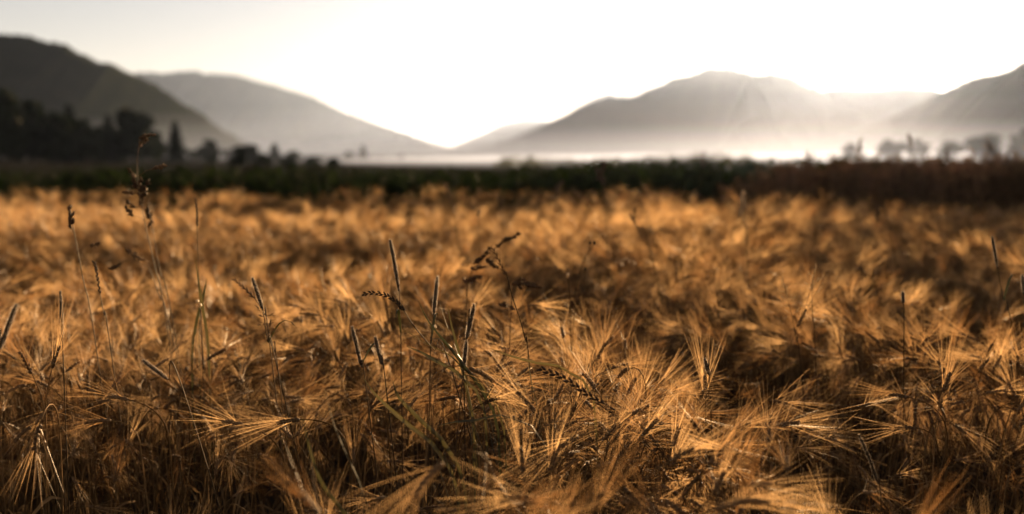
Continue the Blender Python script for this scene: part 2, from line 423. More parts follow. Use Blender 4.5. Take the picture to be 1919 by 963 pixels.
# ------------------------------------------------------------------ scattering of what nobody could count
def unlinked(name, parts):
    """a mesh with several materials, kept out of the scene, to be drawn many times by a scatter"""
    me = bpy.data.meshes.new(name)
    V, F, M, mats = [], [], [], []
    for mb, mat in parts:
        b = len(V); V += mb.v
        F += [tuple(i + b for i in f) for f in mb.f]
        if mat not in mats: mats.append(mat)
        M += [mats.index(mat)] * len(mb.f)
    me.from_pydata(V, [], F)
    for m in mats: me.materials.append(m)
    me.polygons.foreach_set('material_index', M)
    me.polygons.foreach_set('use_smooth', [True] * len(F))
    me.update()
    return bpy.data.objects.new(name, me)
def scatter(name, protos, pts, rots, scl, idx):
    me = bpy.data.meshes.new(name)
    me.from_pydata([tuple(p) for p in pts], [], [])
    a = me.attributes.new('rot', 'FLOAT_VECTOR', 'POINT'); a.data.foreach_set('vector', np.asarray(rots, np.float32).ravel())
    a = me.attributes.new('scl', 'FLOAT_VECTOR', 'POINT'); a.data.foreach_set('vector', np.asarray(scl, np.float32).ravel())
    a = me.attributes.new('idx', 'INT', 'POINT'); a.data.foreach_set('value', np.asarray(idx, np.int32))
    o = link(name, me)
    g = bpy.data.node_groups.new(name, 'GeometryNodeTree')
    g.interface.new_socket('Geometry', in_out='INPUT', socket_type='NodeSocketGeometry')
    g.interface.new_socket('Geometry', in_out='OUTPUT', socket_type='NodeSocketGeometry')
    n, l = g.nodes, g.links
    gi, go = n.new('NodeGroupInput'), n.new('NodeGroupOutput')
    join = n.new('GeometryNodeJoinGeometry')
    for p in protos:
        oi = n.new('GeometryNodeObjectInfo'); oi.inputs['Object'].default_value = p
        ti = n.new('GeometryNodeGeometryToInstance')
        l.new(oi.outputs['Geometry'], ti.inputs[0]); l.new(ti.outputs[0], join.inputs[0])
    iop = n.new('GeometryNodeInstanceOnPoints')
    l.new(gi.outputs[0], iop.inputs['Points']); l.new(join.outputs[0], iop.inputs['Instance'])
    iop.inputs['Pick Instance'].default_value = True
    def attr(nm, ty):
        x = n.new('GeometryNodeInputNamedAttribute'); x.data_type = ty; x.inputs['Name'].default_value = nm
        return next(s for s in x.outputs if s.enabled and s.name == 'Attribute')
    e2r = n.new('FunctionNodeEulerToRotation')
    l.new(attr('rot', 'FLOAT_VECTOR'), e2r.inputs[0]); l.new(e2r.outputs[0], iop.inputs['Rotation'])
    l.new(attr('scl', 'FLOAT_VECTOR'), iop.inputs['Scale']); l.new(attr('idx', 'INT'), iop.inputs['Instance Index'])
    l.new(iop.outputs[0], go.inputs[0])
    md = o.modifiers.new('scatter', 'NODES'); md.node_group = g
    return tag(o, kind='stuff')

# ------------------------------------------------------------------ green crop behind the barley
def maize_proto(seed):
    rng = random.Random(seed); st, lf = MB(), MB()
    h = 1.0
    st.tube([(0, 0, 0), (.01, 0, .5), (0, .01, h)], [.012, .009, .004], 5)
    for i in range(11):
        z = .18 + .82 * i / 11; a = i * 2.6 + rng.uniform(-.5, .5); L = rng.uniform(.35, .55) * (1.1 - .4 * i / 11)
        d = np.array((math.cos(a), math.sin(a), 0)); up = rng.uniform(.5, .9)
        P = [np.array((0, 0, z)) + d * L * t + np.array((0, 0, L * (up * t * 1.1 - (.5 + up) * t * t * .95))) for t in np.linspace(0, 1, 7)]
        lf.ribbon(P, [.012, .022, .026, .025, .02, .012, .002], np.cross(d, (0, 0, 1)), .3)
    return unlinked('maize_plant', [(st, MAIZE), (lf, MAIZE)])
rng = np.random.RandomState(3)
N = 2300
px_, py_ = rng.uniform(-15, 9.5, N), rng.uniform(11.35, 16, N)
row = np.round((py_ - 11.35) / .5) * .5 + 11.35 + rng.normal(0, .05, N)
scatter('maize_crop', [maize_proto(k) for k in range(5)], np.c_[px_, row, np.zeros(N)], np.c_[rng.normal(0, .05, N), rng.normal(0, .05, N), rng.uniform(0, 6.283, N)],
        np.repeat((1.04 + .16 * np.clip((px_ + 2) / 4.5, 0, 1) + .22 * (vnoise(px_ * .8, row * .8, 2) - .5) + np.clip(rng.normal(0, .085, N), -.2, .10))[:, None], 3, 1), rng.randint(0, 5, N))
bpy.data.objects['maize_crop']['label'] = 'strip of dark green leafy crop behind the barley'

# ------------------------------------------------------------------ barley
def barley_geo(seed, H, nod, ear_len=.058, nodes=11, awn_len=.128, lod=0, spread=1.0, droop=1.0):
    rng = random.Random(seed)
    st, ear, aw, lf = MB(), MB(), MB(), []
    neck = rng.uniform(.10, .17)
    nod = R(nod); s, th, x, z, y = 0.0, 0.0, 0.0, 0.0, 0.0
    kink = rng.uniform(-.04, .04); ph = rng.uniform(0, 6)
    pts = []; Ltot = H + neck + ear_len; ds = .01
    while s <= Ltot + 1e-6:
        if s < H: th = .05 * math.sin(ph + s * 5) + kink
        elif s < H + neck:
            t = (s - H) / neck; th = kink + (nod * .86) * t * t * (3 - 2 * t)
        else: th = nod * (.86 + .24 * (s - H - neck) / ear_len) + kink
        pts.append((s, x, y, z, th))
        x += math.sin(th) * ds; z += math.cos(th) * ds; y += .004 * math.sin(ph * 2 + s * 9) * ds * 10
        s += ds
    A = np.array(pts); ie = np.searchsorted(A[:, 0], H + neck)
    P = A[:, 1:4]
    stp = P[:ie + 1][[0] + list(range(14, ie - 16, 14)) + list(range(max(ie - 16, 1), ie + 1, 3 if lod else 2))]
    st.tube(stp, np.linspace(.0019, .0011, len(stp)), 3 if lod else 5)
    E = P[ie:]; m = len(E)
    side = np.array((0, 1., 0))
    ear.tube(E, np.full(m, .0016 if not lod else .0052) * np.linspace(1, .6, m), 4)
    for i in range(nodes):
        t = i / (nodes - 1) * .96
        k = t * (m - 1); k0 = min(int(k), m - 2); p = E[k0] + (E[k0 + 1] - E[k0]) * (k - k0)
        tg = unit(E[min(k0 + 2, m - 1)] - E[max(k0 - 1, 0)]); nb = unit(np.cross(side, tg))
        for f in ((-50, 0, 50) if not lod else (rng.choice((-34, 34)), rng.choice((-10, 60)))):
            a = R(f + rng.uniform(-8, 8)) + (math.pi if i % 2 else 0)
            r = side * math.cos(a) + nb * math.sin(a)
            tilt = R(rng.uniform(14, 22))
            gd = unit(tg * math.cos(tilt) + r * math.sin(tilt))
            g0 = p + r * .0016; gl = .0098 * rng.uniform(.9, 1.1) * (1 - .25 * t)
            if not lod: ear.spindle(g0, gd, gl, .0021, 5)
            al = awn_len * rng.uniform(.8, 1.12) * (1 - .15 * t)
            sp = R(abs(rng.gauss(18, 9)) * spread * (1.1 - .45 * t))
            ad = unit(tg * math.cos(sp) + r * math.sin(sp))
            q0 = g0 + gd * gl * .9
            bend = r * rng.uniform(-.05, .09) + np.array((0, 0, -.035 * droop)) + np.array([rng.gauss(0, .025) for _ in range(3)])
            n = 4 if not lod else 3
            Q = [q0 + ad * al * u + bend * al * u * u for u in np.linspace(0, 1, n)]
            if rng.random() < .07: al *= rng.uniform(.2, .6)
            w = .00031 if not lod else .0006
            aw.strip(Q, np.linspace(w, w * .3, n), unit([rng.gauss(0, 1) for _ in range(3)]))
    for j in range(2 if not lod else 1):                       # dry leaf blades
        z0 = H * rng.uniform(.45, .85); k = int(z0 / ds); a = rng.uniform(0, 6.283)
        d = np.array((math.cos(a), math.sin(a), 0)); L = rng.uniform(.10, .2)
        up = rng.uniform(.1, .8)
        Q = [P[k] + d * L * (u - .25 * u * u) + np.array((0, 0, L * (up * u - (up + rng.uniform(.5, 1.0)) * u * u))) for u in np.linspace(0, 1, 6)]
        lf.append(MB()); lf[-1].ribbon(Q, np.array([.5, 1, 1, .85, .5, .05]) * .0042, np.cross(d, (0, 0, 1)) + np.array((0, 0, rng.uniform(-.8, .8))), rng.uniform(-.5, .6))
    return st, ear, aw, lf, P[ie], P[-1]
NODS = [18, 32, 45, 60, 75, 88, 100, 112, 124, 136, 148, 158, 70, 95, 140, 118]
near_geo = [barley_geo(100 + i, .66 + .012 * (i % 5), n, spread=1.0 + .25 * ((i * 7) % 3)) for i, n in enumerate(NODS)]
far_geo = [barley_geo(200 + i, .66 + .012 * (i % 5), n, lod=1, nodes=10, spread=1.1) for i, n in enumerate(NODS[:12])]
near_proto = [unlinked('barley_plant', [(g[0], STRAW), (g[1], GRAIN), (g[2], AWN)] + [(q, DRYLEAF) for q in g[3]]) for g in near_geo]
far_proto = [unlinked('barley_plant', [(g[0], STRAW), (g[1], GRAIN), (g[2], AWN)] + [(q, DRYLEAF) for q in g[3]]) for g in far_geo]

rng = np.random.RandomState(21)
DENS = 340
X0, X1, Y0, Y1 = -8.2, 8.2, .35, 11.2
N = int(DENS * (X1 - X0) * (Y1 - Y0))
bx, by = rng.uniform(X0, X1, N), rng.uniform(Y0, Y1, N)
keep = np.abs(bx) < .56 * by + 1.3
keep &= rng.rand(N) < np.clip(.35 + 1.25 * vnoise(bx * 1.9 + 3, by * 1.9, 0), 0.25, 1)
keep &= rng.rand(N) < np.clip(1.15 - by / 25, .6, 1)
bank_front = lambda x: np.interp(x, [1.0, 1.8, 2.3, 5.5], [11.1, 10.2, 9.5, 8.4])
keep &= by < bank_front(bx) + 1.6 * (vnoise(bx * 2.3, by * 2.3, 5) - .35)
bx, by = bx[keep], by[keep]; N = len(bx)
hmod = 1 + .20 * (vnoise(bx * .75 + 9, by * .75, 1) - .5) + .14 * (vnoise(bx * 2.2, by * 2.2, 2) - .5) + rng.normal(0, .035, N)
# front plants shortened and thinned, most in the two corners, to darken them
def canopy(x, y, z=.84):
    r = fwd + Vector((1, 0, 0)) * ((x - 959.5) / FPX) + upv * (-(y - 481.5) / FPX)
    p = Vector((0, 0, CAM_Z)) + r * ((CAM_Z - z) / -r.z)
    return p.x, p.y
thin = 1.15 * np.clip((2.45 - by) / .40, 0, 1) * np.clip(np.maximum((-.16 - bx) / .3, (bx - .45) / .25), .25, 1)
low_spots = [(250, 455, .5, .9), (590, 450, .45, .9), (430, 570, .22, .35), (960, 505, .35, .5), (1160, 560, .32, .4), (1390, 620, .32, .35), (1690, 490, .5, .8), (790, 770, .17, .2),
             (840, 800, .15, .2), (1590, 690, .22, .28), (400, 790, .2, .25), (1010, 610, .2, .3), (1250, 700, .14, .18), (640, 650, .15, .22), (60, 470, .5, .9), (1860, 560, .4, .6)]  # crop made low and sparse at these spots to shape dark patches
for x, y, rx, ry in low_spots:
    cx, cy_ = canopy(x, y)
    thin = np.maximum(thin, .8 * np.exp(-((bx - cx) / rx) ** 2 - ((by - cy_) / ry) ** 2))
hmod *= 1 - .32 * thin
gap = rng.rand(N) < .72 * thin
# the side each head bends to: wind-combed patches
ang = (vnoise(bx * .9 + 20, by * .9, 3) - .5) * 9 + rng.normal(0, .9, N) + 2.4
lean = .05 + .26 * vnoise(bx * 1.3, by * 1.3 + 30, 4) ** 2 + np.abs(rng.normal(0, .05, N))
idx = rng.randint(0, len(NODS), N)
# individuals: the 300 whose heads show largest
vis = []
for i in np.where((by < 2.6) & ~gap)[0]:
    q = project((bx[i], by[i], .80 * hmod[i]))
    if q and -20 < q[0] < 1940 and 300 < q[1] < 1010: vis.append((by[i], i, q))
vis.sort(); single = vis[:275]
mask = ~gap; mask[[i for _, i, _ in single]] = False
def euler_of(a, t): return (Matrix.Rotation(a, 3, 'Z') @ Matrix.Rotation(t, 3, 'Y')).to_euler()
def field(name, sel, protos, label):
    r = [tuple(euler_of(ang[i], lean[i])) for i in sel]
    o = scatter(name, protos, np.c_[bx[sel], by[sel], np.zeros(len(sel))], r, np.repeat(hmod[sel][:, None], 3, 1), idx[sel] % len(protos))
    o['label'] = label
    return o
LOD_Y = 3.4
field('barley_field', np.where(mask & (by < LOD_Y))[0], near_proto, 'ripe golden barley filling the near field between the front stalks')
field('barley_field', np.where(mask & (by >= LOD_Y))[0], far_proto, 'blurred sunlit barley stretching back to the green crop')

kits = []
for g in near_geo:
    st, ear, aw, lf = g[:4]
    kits.append((st.mesh('stem', STRAW), ear.mesh('ear', GRAIN), aw.mesh('awns', AWN), [q.mesh('leaf', DRYLEAF) for q in lf], g[4], g[5]))
def posture(n): return 'upright' if n < 40 else 'slanting' if n < 80 else 'arched' if n < 115 else 'drooping'
def zone(x, y):
    col = min(5, max(0, int(x / 320)))
    row = 0 if y < 800 else 1
    return [['above the dark lower left corner', 'in the dark lower left corner'], ['left of the pair of timothy stems', 'beside the bright blurred ears at bottom'],
            ['below the bent couch grass spike', 'at bottom left of centre'], ['around the long dark wheat ear', 'at bottom right of centre'],
            ['below the pale bent grass', 'below the big bright drooping ear'], ['below the far right timothy', 'in the dark lower right corner']][col][row]
made = []
hero_spots = [
    (1385, 850, 1.78, 3.14, 80, 'big bright arched ear, awns swept to its left, lit brightest at lower right'),
    (1458, 797, 1.95, 0.1, 88, 'ear with pale awns fanned out to its right above the dark lower corner'),
    (1702, 744, 2.25, 3.1, 88, 'level ear with long awns combed leftward, above the dark lower right corner'),
    (1716, 802, 2.2, 3.2, 95, 'lower of the two level ears combed leftward near the right edge'),
    (1768, 735, 2.15, 0.2, 18, 'upright ear with a wide fan of awns near the right edge'),
    (98, 690, 2.1, 0.3, 18, 'upright ear with a wide brown fan near the left edge'),
    (60, 700, 2.2, 2.9, 32, 'ear leaning to the left edge behind the brown upright fan'),
    (240, 748, 2.2, 3.1, 88, 'level ear with awns swept left, upper of two near the left edge'),
    (208, 788, 2.1, 3.3, 95, 'level ear with awns swept left, lower of two near the left edge'),
    (455, 795, 2.02, 3.0, 88, 'ear with thin pale awns swept left, below the lying dark stalk'),
    (562, 786, 2.0, 3.2, 100, 'ear with awns swept left, between the pale fans at lower left'),
    (75, 795, 1.98, -1.4, 148, 'ear hanging straight down like a brush in the dark left corner'),
    (1003, 772, 2.0, 2.9, 45, 'ear with a bright leftward fan just below the dark beaded ear'),
    (1205, 772, 2.0, 3.3, 100, 'bowed ear just right of the dark beaded ear tip'),
    (1083, 818, 1.85, 3.6, 118, 'nodding ear with awns like a broom below the dark beaded ear'),
    (1322, 745, 2.1, 1.6, 18, 'upright ear with a loose narrow fan under the short bristly grass head'),
    (600, 968, 1.38, 2.3, 70, 'large blurred bright ear at the bottom edge, left of centre'),
    (830, 868, 1.45, 3.7, 136, 'blurred ear hanging down at the bottom, below the green blades'),
    (1010, 935, 1.46, 3.1, 95, 'large blurred level ear at the bottom edge near the middle'),
    (905, 850, 1.6, -1.2, 124, 'nodding ear facing the viewer, beside the blurred hanging ear'),
    (1495, 612, 2.75, 0.4, 32, 'upright fan of awns standing just behind the pale bent grass'),
    (945, 640, 2.9, 2.8, 45, 'blurred pale fan of awns right of the jointed timothy head'),
    (1180, 690, 2.3, 2.0, 124, 'nodding ear just above the bowed ears at right of centre'),
    (880, 690, 2.1, 0.2, 124, 'nodding ear behind the base of the green blades'),
]
for x, y, d, a, n, lab in hero_spots:
    k = min(range(len(NODS)), key=lambda j: abs(NODS[j] - n)); kit = kits[k]
    T = at(x, y, d); sc = T.z / kit[4][2]
    off = Matrix.Rotation(a, 3, 'Z') @ Vector(kit[4]) * sc
    root = empty('barley_stalk', (T.x - off.x, T.y - off.y, 0), lab, 'barley', 'barley stalks in the front rows')
    root.rotation_euler = (0, 0, a); root.scale = (sc,) * 3
    link('stem', kit[0], root); e = link('ear', kit[1], root); link('awns', kit[2], e); [link('leaf', q, root) for q in kit[3]]
for d, i, q in single:
    k = idx[i]; kit = kits[k]
    root = empty('barley_stalk', (bx[i], by[i], 0), None, 'barley', 'barley stalks in the front rows')
    root.rotation_euler = euler_of(ang[i], lean[i]); root.scale = (hmod[i],) * 3
    link('stem', kit[0], root); e = link('ear', kit[1], root); link('awns', kit[2], e); [link('leaf', q, root) for q in kit[3]]
    M = Matrix.Translation(root.location) @ root.rotation_euler.to_matrix().to_4x4() @ Matrix.Scale(hmod[i], 4)
    tip = M @ Vector((kit[4] + kit[5]) / 2)
    made.append((root, posture(NODS[k]), project(tip) or q))
by_class = {}
for root, po, (x, y) in made: by_class.setdefault((po, zone(x, y)), []).append((x, root))
for (po, zn), rows in by_class.items():
    rows.sort(key=lambda t: t[0])
    for j, (_, root) in enumerate(rows):
        root['label'] = f'{po} barley ear {zn}' + ('' if len(rows) == 1 else f', {ORD[j] if j < 20 else "last"} from left')


# ------------------------------------------------------------------ weedy bank at the right and tall grasses against the mist
def bank_proto(seed):
    rng = random.Random(seed); st, sd = MB(), MB()
    for _ in range(5):
        a = rng.uniform(0, 6.283); ln = rng.uniform(.02, .22); h = rng.uniform(.75, 1.05)
        P = [np.array((math.cos(a) * ln * u * u, math.sin(a) * ln * u * u, h * u)) for u in np.linspace(0, 1, 5)]
        st.tube(P, [.003, .0025, .002, .0016, .001], 3)
        for j in range(8):
            u = rng.uniform(.72, 1); c = np.array((math.cos(a) * ln * u * u, math.sin(a) * ln * u * u, h * u))
            b = rng.uniform(0, 6.283); d = unit((math.cos(b), math.sin(b), rng.uniform(.3, 1.4)))
            sd.spindle(c, d, rng.uniform(.03, .07), .0045, 3)
        for j in range(5):
            z = h * rng.uniform(.1, .7); b = rng.uniform(0, 6.283); d = np.array((math.cos(b), math.sin(b), 0)); L = rng.uniform(.15, .35)
            st.ribbon([np.array((0, 0, z)) + d * L * u + np.array((0, 0, L * (1.0 * u - 1.3 * u * u))) for u in np.linspace(0, 1, 5)], np.array([.6, 1, .9, .6, .05]) * .008, np.cross(d, (0, 0, 1)), .3)
    return unlinked('bank_plant', [(st, BANK), (sd, BANK)])
rng = np.random.RandomState(8)
N = 3400
qx, qy = rng.uniform(.9, 9.5, N), rng.uniform(7.4, 11.3, N)
k = (qy > bank_front(qx) - .15) & (rng.rand(N) < np.interp(qx, [1, 3, 4.5], [.4, .55, 1]))
qx, qy = qx[k], qy[k]; N = len(qx)
top = np.interp(qx / qy, [.12, .20, .245, .275, .52, .7], [.80, .86, 1.04, 1.20, 1.26, 1.33]) + .10 * (vnoise(qx * 2.2, qy * 2.2, 1) - .5) + rng.normal(0, .045, N)
scatter('tall_weeds', [bank_proto(i) for i in range(6)], np.c_[qx, qy, np.zeros(N)], np.c_[rng.normal(0, .08, N), rng.normal(0, .08, N), rng.uniform(0, 6.28, N)],
        np.repeat(top[:, None], 3, 1), rng.randint(0, 6, N))
bpy.data.objects['tall_weeds']['label'] = 'dark brown bank of tall dry weeds at the far right of the barley'

# ------------------------------------------------------------------ single wild grasses among the barley
def rooted(px_pts, d, n=18, maxlean=.22):
    """stem curve through photo points (given from the top down) at distance d, carried on down to the soil"""
    W = [np.array(at(x, y, d)) for x, y in px_pts][::-1]
    dv = unit(W[1] - W[0]) if len(W) > 1 else np.array((0, 0, 1.))
    lean = -dv[0] / max(dv[2], .5) * W[0][2]
    W = [np.array((W[0][0] + max(-maxlean, min(maxlean, lean * .6)), d, 0.0))] + W
    return spline(W, n)
def timothy(px_head, px_stem, d, r, label, mat=DARKSEED, blade=True, seed=0):
    rng = random.Random(seed)
    H = spline([at(x, y, d) for x, y in px_head][::-1] if len(px_head) > 2 else [at(*px_head[1], d), (at(*px_head[0], d) + at(*px_head[1], d)) / 2, at(*px_head[0], d)], 12)
    P = rooted([px_head[-1]] + px_stem, d)
    root = empty('timothy_grass', P[0], label, 'grass', 'wild grasses among the barley')
    st = MB(); st.tube(P - P[0], np.linspace(.0016, .0009, len(P)), 5); st.build('stem', WEEDSTEM, root)
    hd = MB(); L = np.linspace(0, 1, 12)
    r *= .84
    prof = np.clip(np.minimum(L / .10, (1 - L) / .22), .2, 1) ** .7 * (1 + .10 * np.sin(L * 23 + seed) + .07 * np.sin(L * 41 + 2 * seed))
    hd.tube(H - P[0], prof * r, 8)
    T = np.gradient(H, axis=0)
    n = int(1100 * min(1.4, np.linalg.norm(H[-1] - H[0]) / .1))
    br = MB()
    for _ in range(n):
        u = rng.uniform(0, 11); k = min(int(u), 10); c = H[k] + (H[k + 1] - H[k]) * (u - k); t = unit(T[k])
        a = rng.uniform(0, 6.283); e1 = unit(np.cross(t, (0, 1, 0))); e2 = np.cross(t, e1); rd = e1 * math.cos(a) + e2 * math.sin(a)
        s = np.cross(t, rd); rr = r * prof[k]
        if rng.random() < .5: hd.spindle(c - P[0] + rd * rr * .75, unit(rd * .7 + t), .0026, .0008, 3, ((0, .6), (.5, 1), (1, .2)))
        bl = rng.uniform(.6, 1.25)
        br.ribbon([c - P[0] + rd * rr * .9, c - P[0] + rd * (rr + r * .38 * bl) + t * r * .3, c - P[0] + rd * (rr + r * .85 * bl) + t * r * .7], np.array((.00034, .00028, .00012)), s)
    h = hd.build('seed_head', mat, root); br.build('bristles', FUZZ, h)
    if blade:
        k = len(P) // 2 + 2; a = rng.uniform(0, 6.283); dd = np.array((math.cos(a), math.sin(a), 0)); Lb = rng.uniform(.10, .18)
        lf = MB(); lf.ribbon([P[k] - P[0] + dd * Lb * u * .7 + np.array((0, 0, Lb * (1.2 * u - .9 * u * u))) for u in np.linspace(0, 1, 6)], np.array([.5, 1, 1, .8, .5, .05]) * .0032, np.cross(dd, (0, 0, 1)), .4)
        lf.build('leaf', GREENBLADE, root)
    return root
def cluster_mb(c, dr, size, rng, n=16):
    mb = MB(); dr = unit(dr)
    for i in range(n):
        u = rng.uniform(-.5, .5)
        p = c + dr * u * size + np.array([rng.gauss(0, .065) for _ in range(3)]) * size * (1 - abs(u))
        mb.spindle(p, unit(dr + np.array([rng.gauss(0, .4) for _ in range(3)])), size * .34, size * .085, 4)
    return mb
def cocksfoot(px_stem, clusters, d, label, mat=BROWNSEED, seed=0, name='cocksfoot_grass', thick=.0013, stemmat=WEEDSTEM):
    """clusters: x, y, length in photo pixels, angle of the cluster in the photo in degrees from straight right"""
    rng = random.Random(seed); P = rooted(px_stem, d, 22)
    root = empty(name, P[0], label, 'grass', 'wild grasses among the barley')
    st = MB(); st.tube(P - P[0], np.linspace(thick * 1.3, thick * .55, len(P)), 5); st.build('stem', stemmat, root)
    for x, y, Lp, an in clusters:
        d2 = d + rng.uniform(-.02, .02)
        c = np.array(at(x, y, d2)); size = Lp / FPX * d
        dr = np.array((math.cos(R(an)), rng.uniform(-.25, .25), math.sin(R(an))))
        mb = cluster_mb(c - P[0], dr, size, rng)
        k = int(np.argmin(np.linalg.norm(P - (c + np.array((0, 0, -size * .9))), axis=1)))
        q = P[k] - P[0]; e = c - P[0] - dr * size * .4
        if np.linalg.norm(e - q) > size * .2: mb.tube([q, q * .45 + e * .55 + np.array((0, 0, size * .15)), e], thick * .5, 4)
        mb.build('seed_cluster', mat, root)
    return root
def spike(px_path, px_stem, d, r, label, mat=DARKSEED, n=26, name='couch_grass', tilt=24, seed=0, awn=0.0):
    rng = random.Random(seed); H = spline([at(x, y, d) for x, y in px_path][::-1], 30)
    P = rooted([px_path[-1]] + px_stem, d, 20)
    root = empty(name, P[0], label, 'grass', 'wild grasses among the barley')
    st = MB(); st.tube(P - P[0], np.linspace(.0015, .001, len(P)), 5); st.build('stem', WEEDSTEM, root)
    hd = MB(); hd.tube(H - P[0], np.linspace(.0011, .0006, 30), 4)
    L = np.linalg.norm(np.diff(H, axis=0), axis=1).sum(); T = np.gradient(H, axis=0)
    for i in range(n):
        k = min(28, int(i / n * 29)); t = unit(T[k]); s = unit(np.cross(t, (0, 1, 0))) * (1 if i % 2 else -1)
        dd = unit(t * math.cos(R(tilt)) + s * math.sin(R(tilt)) + np.array((0, rng.uniform(-.15, .15), 0)))
        sl = L / n * 2.0
        hd.spindle(H[k] - P[0] + s * r * .25, dd, sl, r * .5, 4, ((0, .5), (.3, 1), (.7, .7), (1, .05)))
        hd.spindle(H[k] - P[0] + s * r * .25, unit(dd + np.array((0, .35, 0))), sl * .9, r * .4, 4)
    hd.build('seed_head', mat, root)
    return root
def panicle(px_axis, px_stem, d, spikelets, label, mat=PALESEED, seed=0):
    rng = random.Random(seed); A = spline([at(x, y, d) for x, y in px_axis][::-1], 16); P = rooted([px_axis[-1]] + px_stem, d, 18)
    root = empty('bent_grass', P[0], label, 'grass', 'wild grasses among the barley')
    st = MB(); st.tube(P - P[0], np.linspace(.0013, .0008, len(P)), 5); st.tube(A - P[0], np.linspace(.0008, .0004, 16), 4); st.build('stem', WEEDSTEM, root)
    mb = MB()
    for x0, y0, x1, y1 in spikelets:
        a, b = np.array(at(x0, y0, d)) - P[0], np.array(at(x1, y1, d)) - P[0]
        k = int(np.argmin(np.linalg.norm(A - P[0] - a, axis=1)))
        mb.tube([A[max(k - 1, 0)] - P[0], a], .00035, 3)
        for j in range(4):
            o = np.array([rng.gauss(0, .0012) for _ in range(3)])
            q = a + (b - a) * j * .22
            mb.spindle(q + o, unit(b - a + o * 2), np.linalg.norm(b - a) * .5, .0011, 4)
    mb.build('panicle', mat, root)
    return root
def blades(paths, d, label, mat=GREENBLADE, name='grass_tuft', w=.0032):
    """paths: photo points from the blade's tip down to its foot; every blade a part"""
    base = at(*paths[0][-1], d)
    root = empty(name, (base.x, d, 0), label, 'grass', 'wild grasses among the barley')
    o = np.array((base.x, d, 0))
    for i, pth in enumerate(paths):
        dd = d + (i % 3 - 1) * .015
        C = spline([at(x, y, dd) for x, y in pth][::-1] , 12)
        dn = unit(C[0] - C[3]); q1 = C[0] + dn * .07; q2 = q1 + unit(dn + np.array((0, 0, -1.2))) * .12; q3 = np.array((q2[0], q2[1], 0.3))
        C = np.concatenate([spline([q3, q2, q1, C[0]], 9)[:-1], C])
        mb = MB(); L = np.linspace(0, 1, len(C))
        mb.ribbon(C - o, w * np.clip(np.minimum(.45 + L * 2, (1 - L) * 2.2 + .04), 0, 1), (math.cos(i * 1.7), .5 * math.sin(i * 1.7), .15), .45)
        mb.tube([(C[0] - o) * (1, 1, 0), C[0] - o, C[2] - o, C[6] - o], [.0012, .0011, .001, .0005], 4)
        mb.build('blade', mat, root)
    return root

timothy([(731, 450), (738, 485), (748, 545)], [(751, 620), (752, 690)], 2.3, .0044, 'tallest upright timothy head, dark and slim, leaning slightly left in mid field', seed=1)
timothy([(820, 518), (813, 590)], [(808, 640), (806, 700)], 2.25, .0045, 'upright dark timothy head right of the tallest one, above the green blades', seed=2)
timothy([(889, 570), (880, 612), (875, 634)], [(874, 640)], 2.1, .0047, 'upper dark head of the jointed timothy pair leaning right near the centre', seed=3, blade=False)
timothy([(874, 639), (871, 672), (869, 697)], [(870, 740)], 2.1, .0043, 'lower dark head right under the right-leaning timothy head near the centre', seed=4)
timothy([(703, 631), (716, 684)], [(724, 730)], 2.1, .0040, 'short dark timothy head half sunk in the barley, below the bent couch grass spike', seed=5, blade=False)
timothy([(660, 612), (678, 688)], [(688, 740)], 2.15, .0040, 'green-tinged dark timothy head leaning left beside the short sunken one', seed=6)
timothy([(473, 520), (493, 580)], [(502, 640), (520, 690)], 2.35, .0044, 'dark timothy head rising left of centre beside a thin bent spikelet', seed=7)
timothy([(113, 545), (116, 600), (117, 632)], [(119, 690)], 2.2, .0032, 'thin straight dark grass head standing near the left edge', seed=8, blade=False)
timothy([(31, 570), (14, 615), (0, 655)], [(-14, 700)], 1.75, .0042, 'thick dark blurred grass head slanting at the very left edge', seed=9, blade=False)
timothy([(1859, 443), (1869, 500)], [(1880, 560), (1897, 620)], 2.75, .0042, 'tall thin timothy head with long bare stem near the right edge', seed=10)
timothy([(1321, 672), (1328, 702)], [(1331, 740)], 2.1, .0038, 'short bristly grass head with a bright rim at right of centre', seed=11, blade=False)
timothy([(1692, 547), (1693, 568)], [(1694, 640)], 2.55, .0048, 'small oval plantain-like head on a straight stem at right', seed=12, blade=False)
timothy([(1916, 515), (1919, 552)], [(1922, 600)], 2.6, .0042, 'dark grass head cut by the right edge beside the tall thin timothy', seed=13, blade=False)
timothy([(268, 675), (315, 711)], [(345, 736)], 2.1, .0042, 'dark grass head lying tilted across the barley at lower left', seed=14, blade=False)
timothy([(1610, 815), (1630, 862), (1645, 905)], [(1652, 950)], 1.85, .0026, 'thin dark stalk slanting over the dark lower right barley', seed=15, blade=False)

cocksfoot([(262, 262), (257, 318), (268, 400), (290, 500), (311, 600)],
          [(272, 256, 24, 10), (267, 268, 20, 45), (296, 314, 22, 12), (247, 326, 18, 110), (252, 342, 26, 100), (262, 345, 20, 80), (258, 357, 24, 95), (268, 365, 26, 80), (243, 361, 20, 170), (264, 378, 22, 90),
           (247, 384, 20, 140), (243, 398, 22, 130), (270, 352, 22, 60)], 2.9, 'tallest seeding grass, its ragged brown heads rising over the dark green crop', seed=21)
cocksfoot([(279, 392), (286, 430), (300, 510), (322, 592)], [(279, 400, 24, 100), (284, 412, 22, 120), (281, 420, 16, 60)], 2.95, 'shorter brown seeding grass right beside the tallest seeding grass', seed=22)
cocksfoot([(131, 392), (138, 430), (155, 520), (180, 650)], [(131, 400, 26, 95), (135, 411, 24, 80), (132, 421, 18, 110), (176, 458, 18, 15)], 2.6, 'single dark seed head on a long thin stem near the left edge', seed=23)
spike([(176, 490), (182, 515), (187, 550)], [(195, 590), (207, 650)], 2.45, .0036, 'slender knotted spike between the left dark seed head and tallest seeding grass', n=16, seed=24, tilt=16)
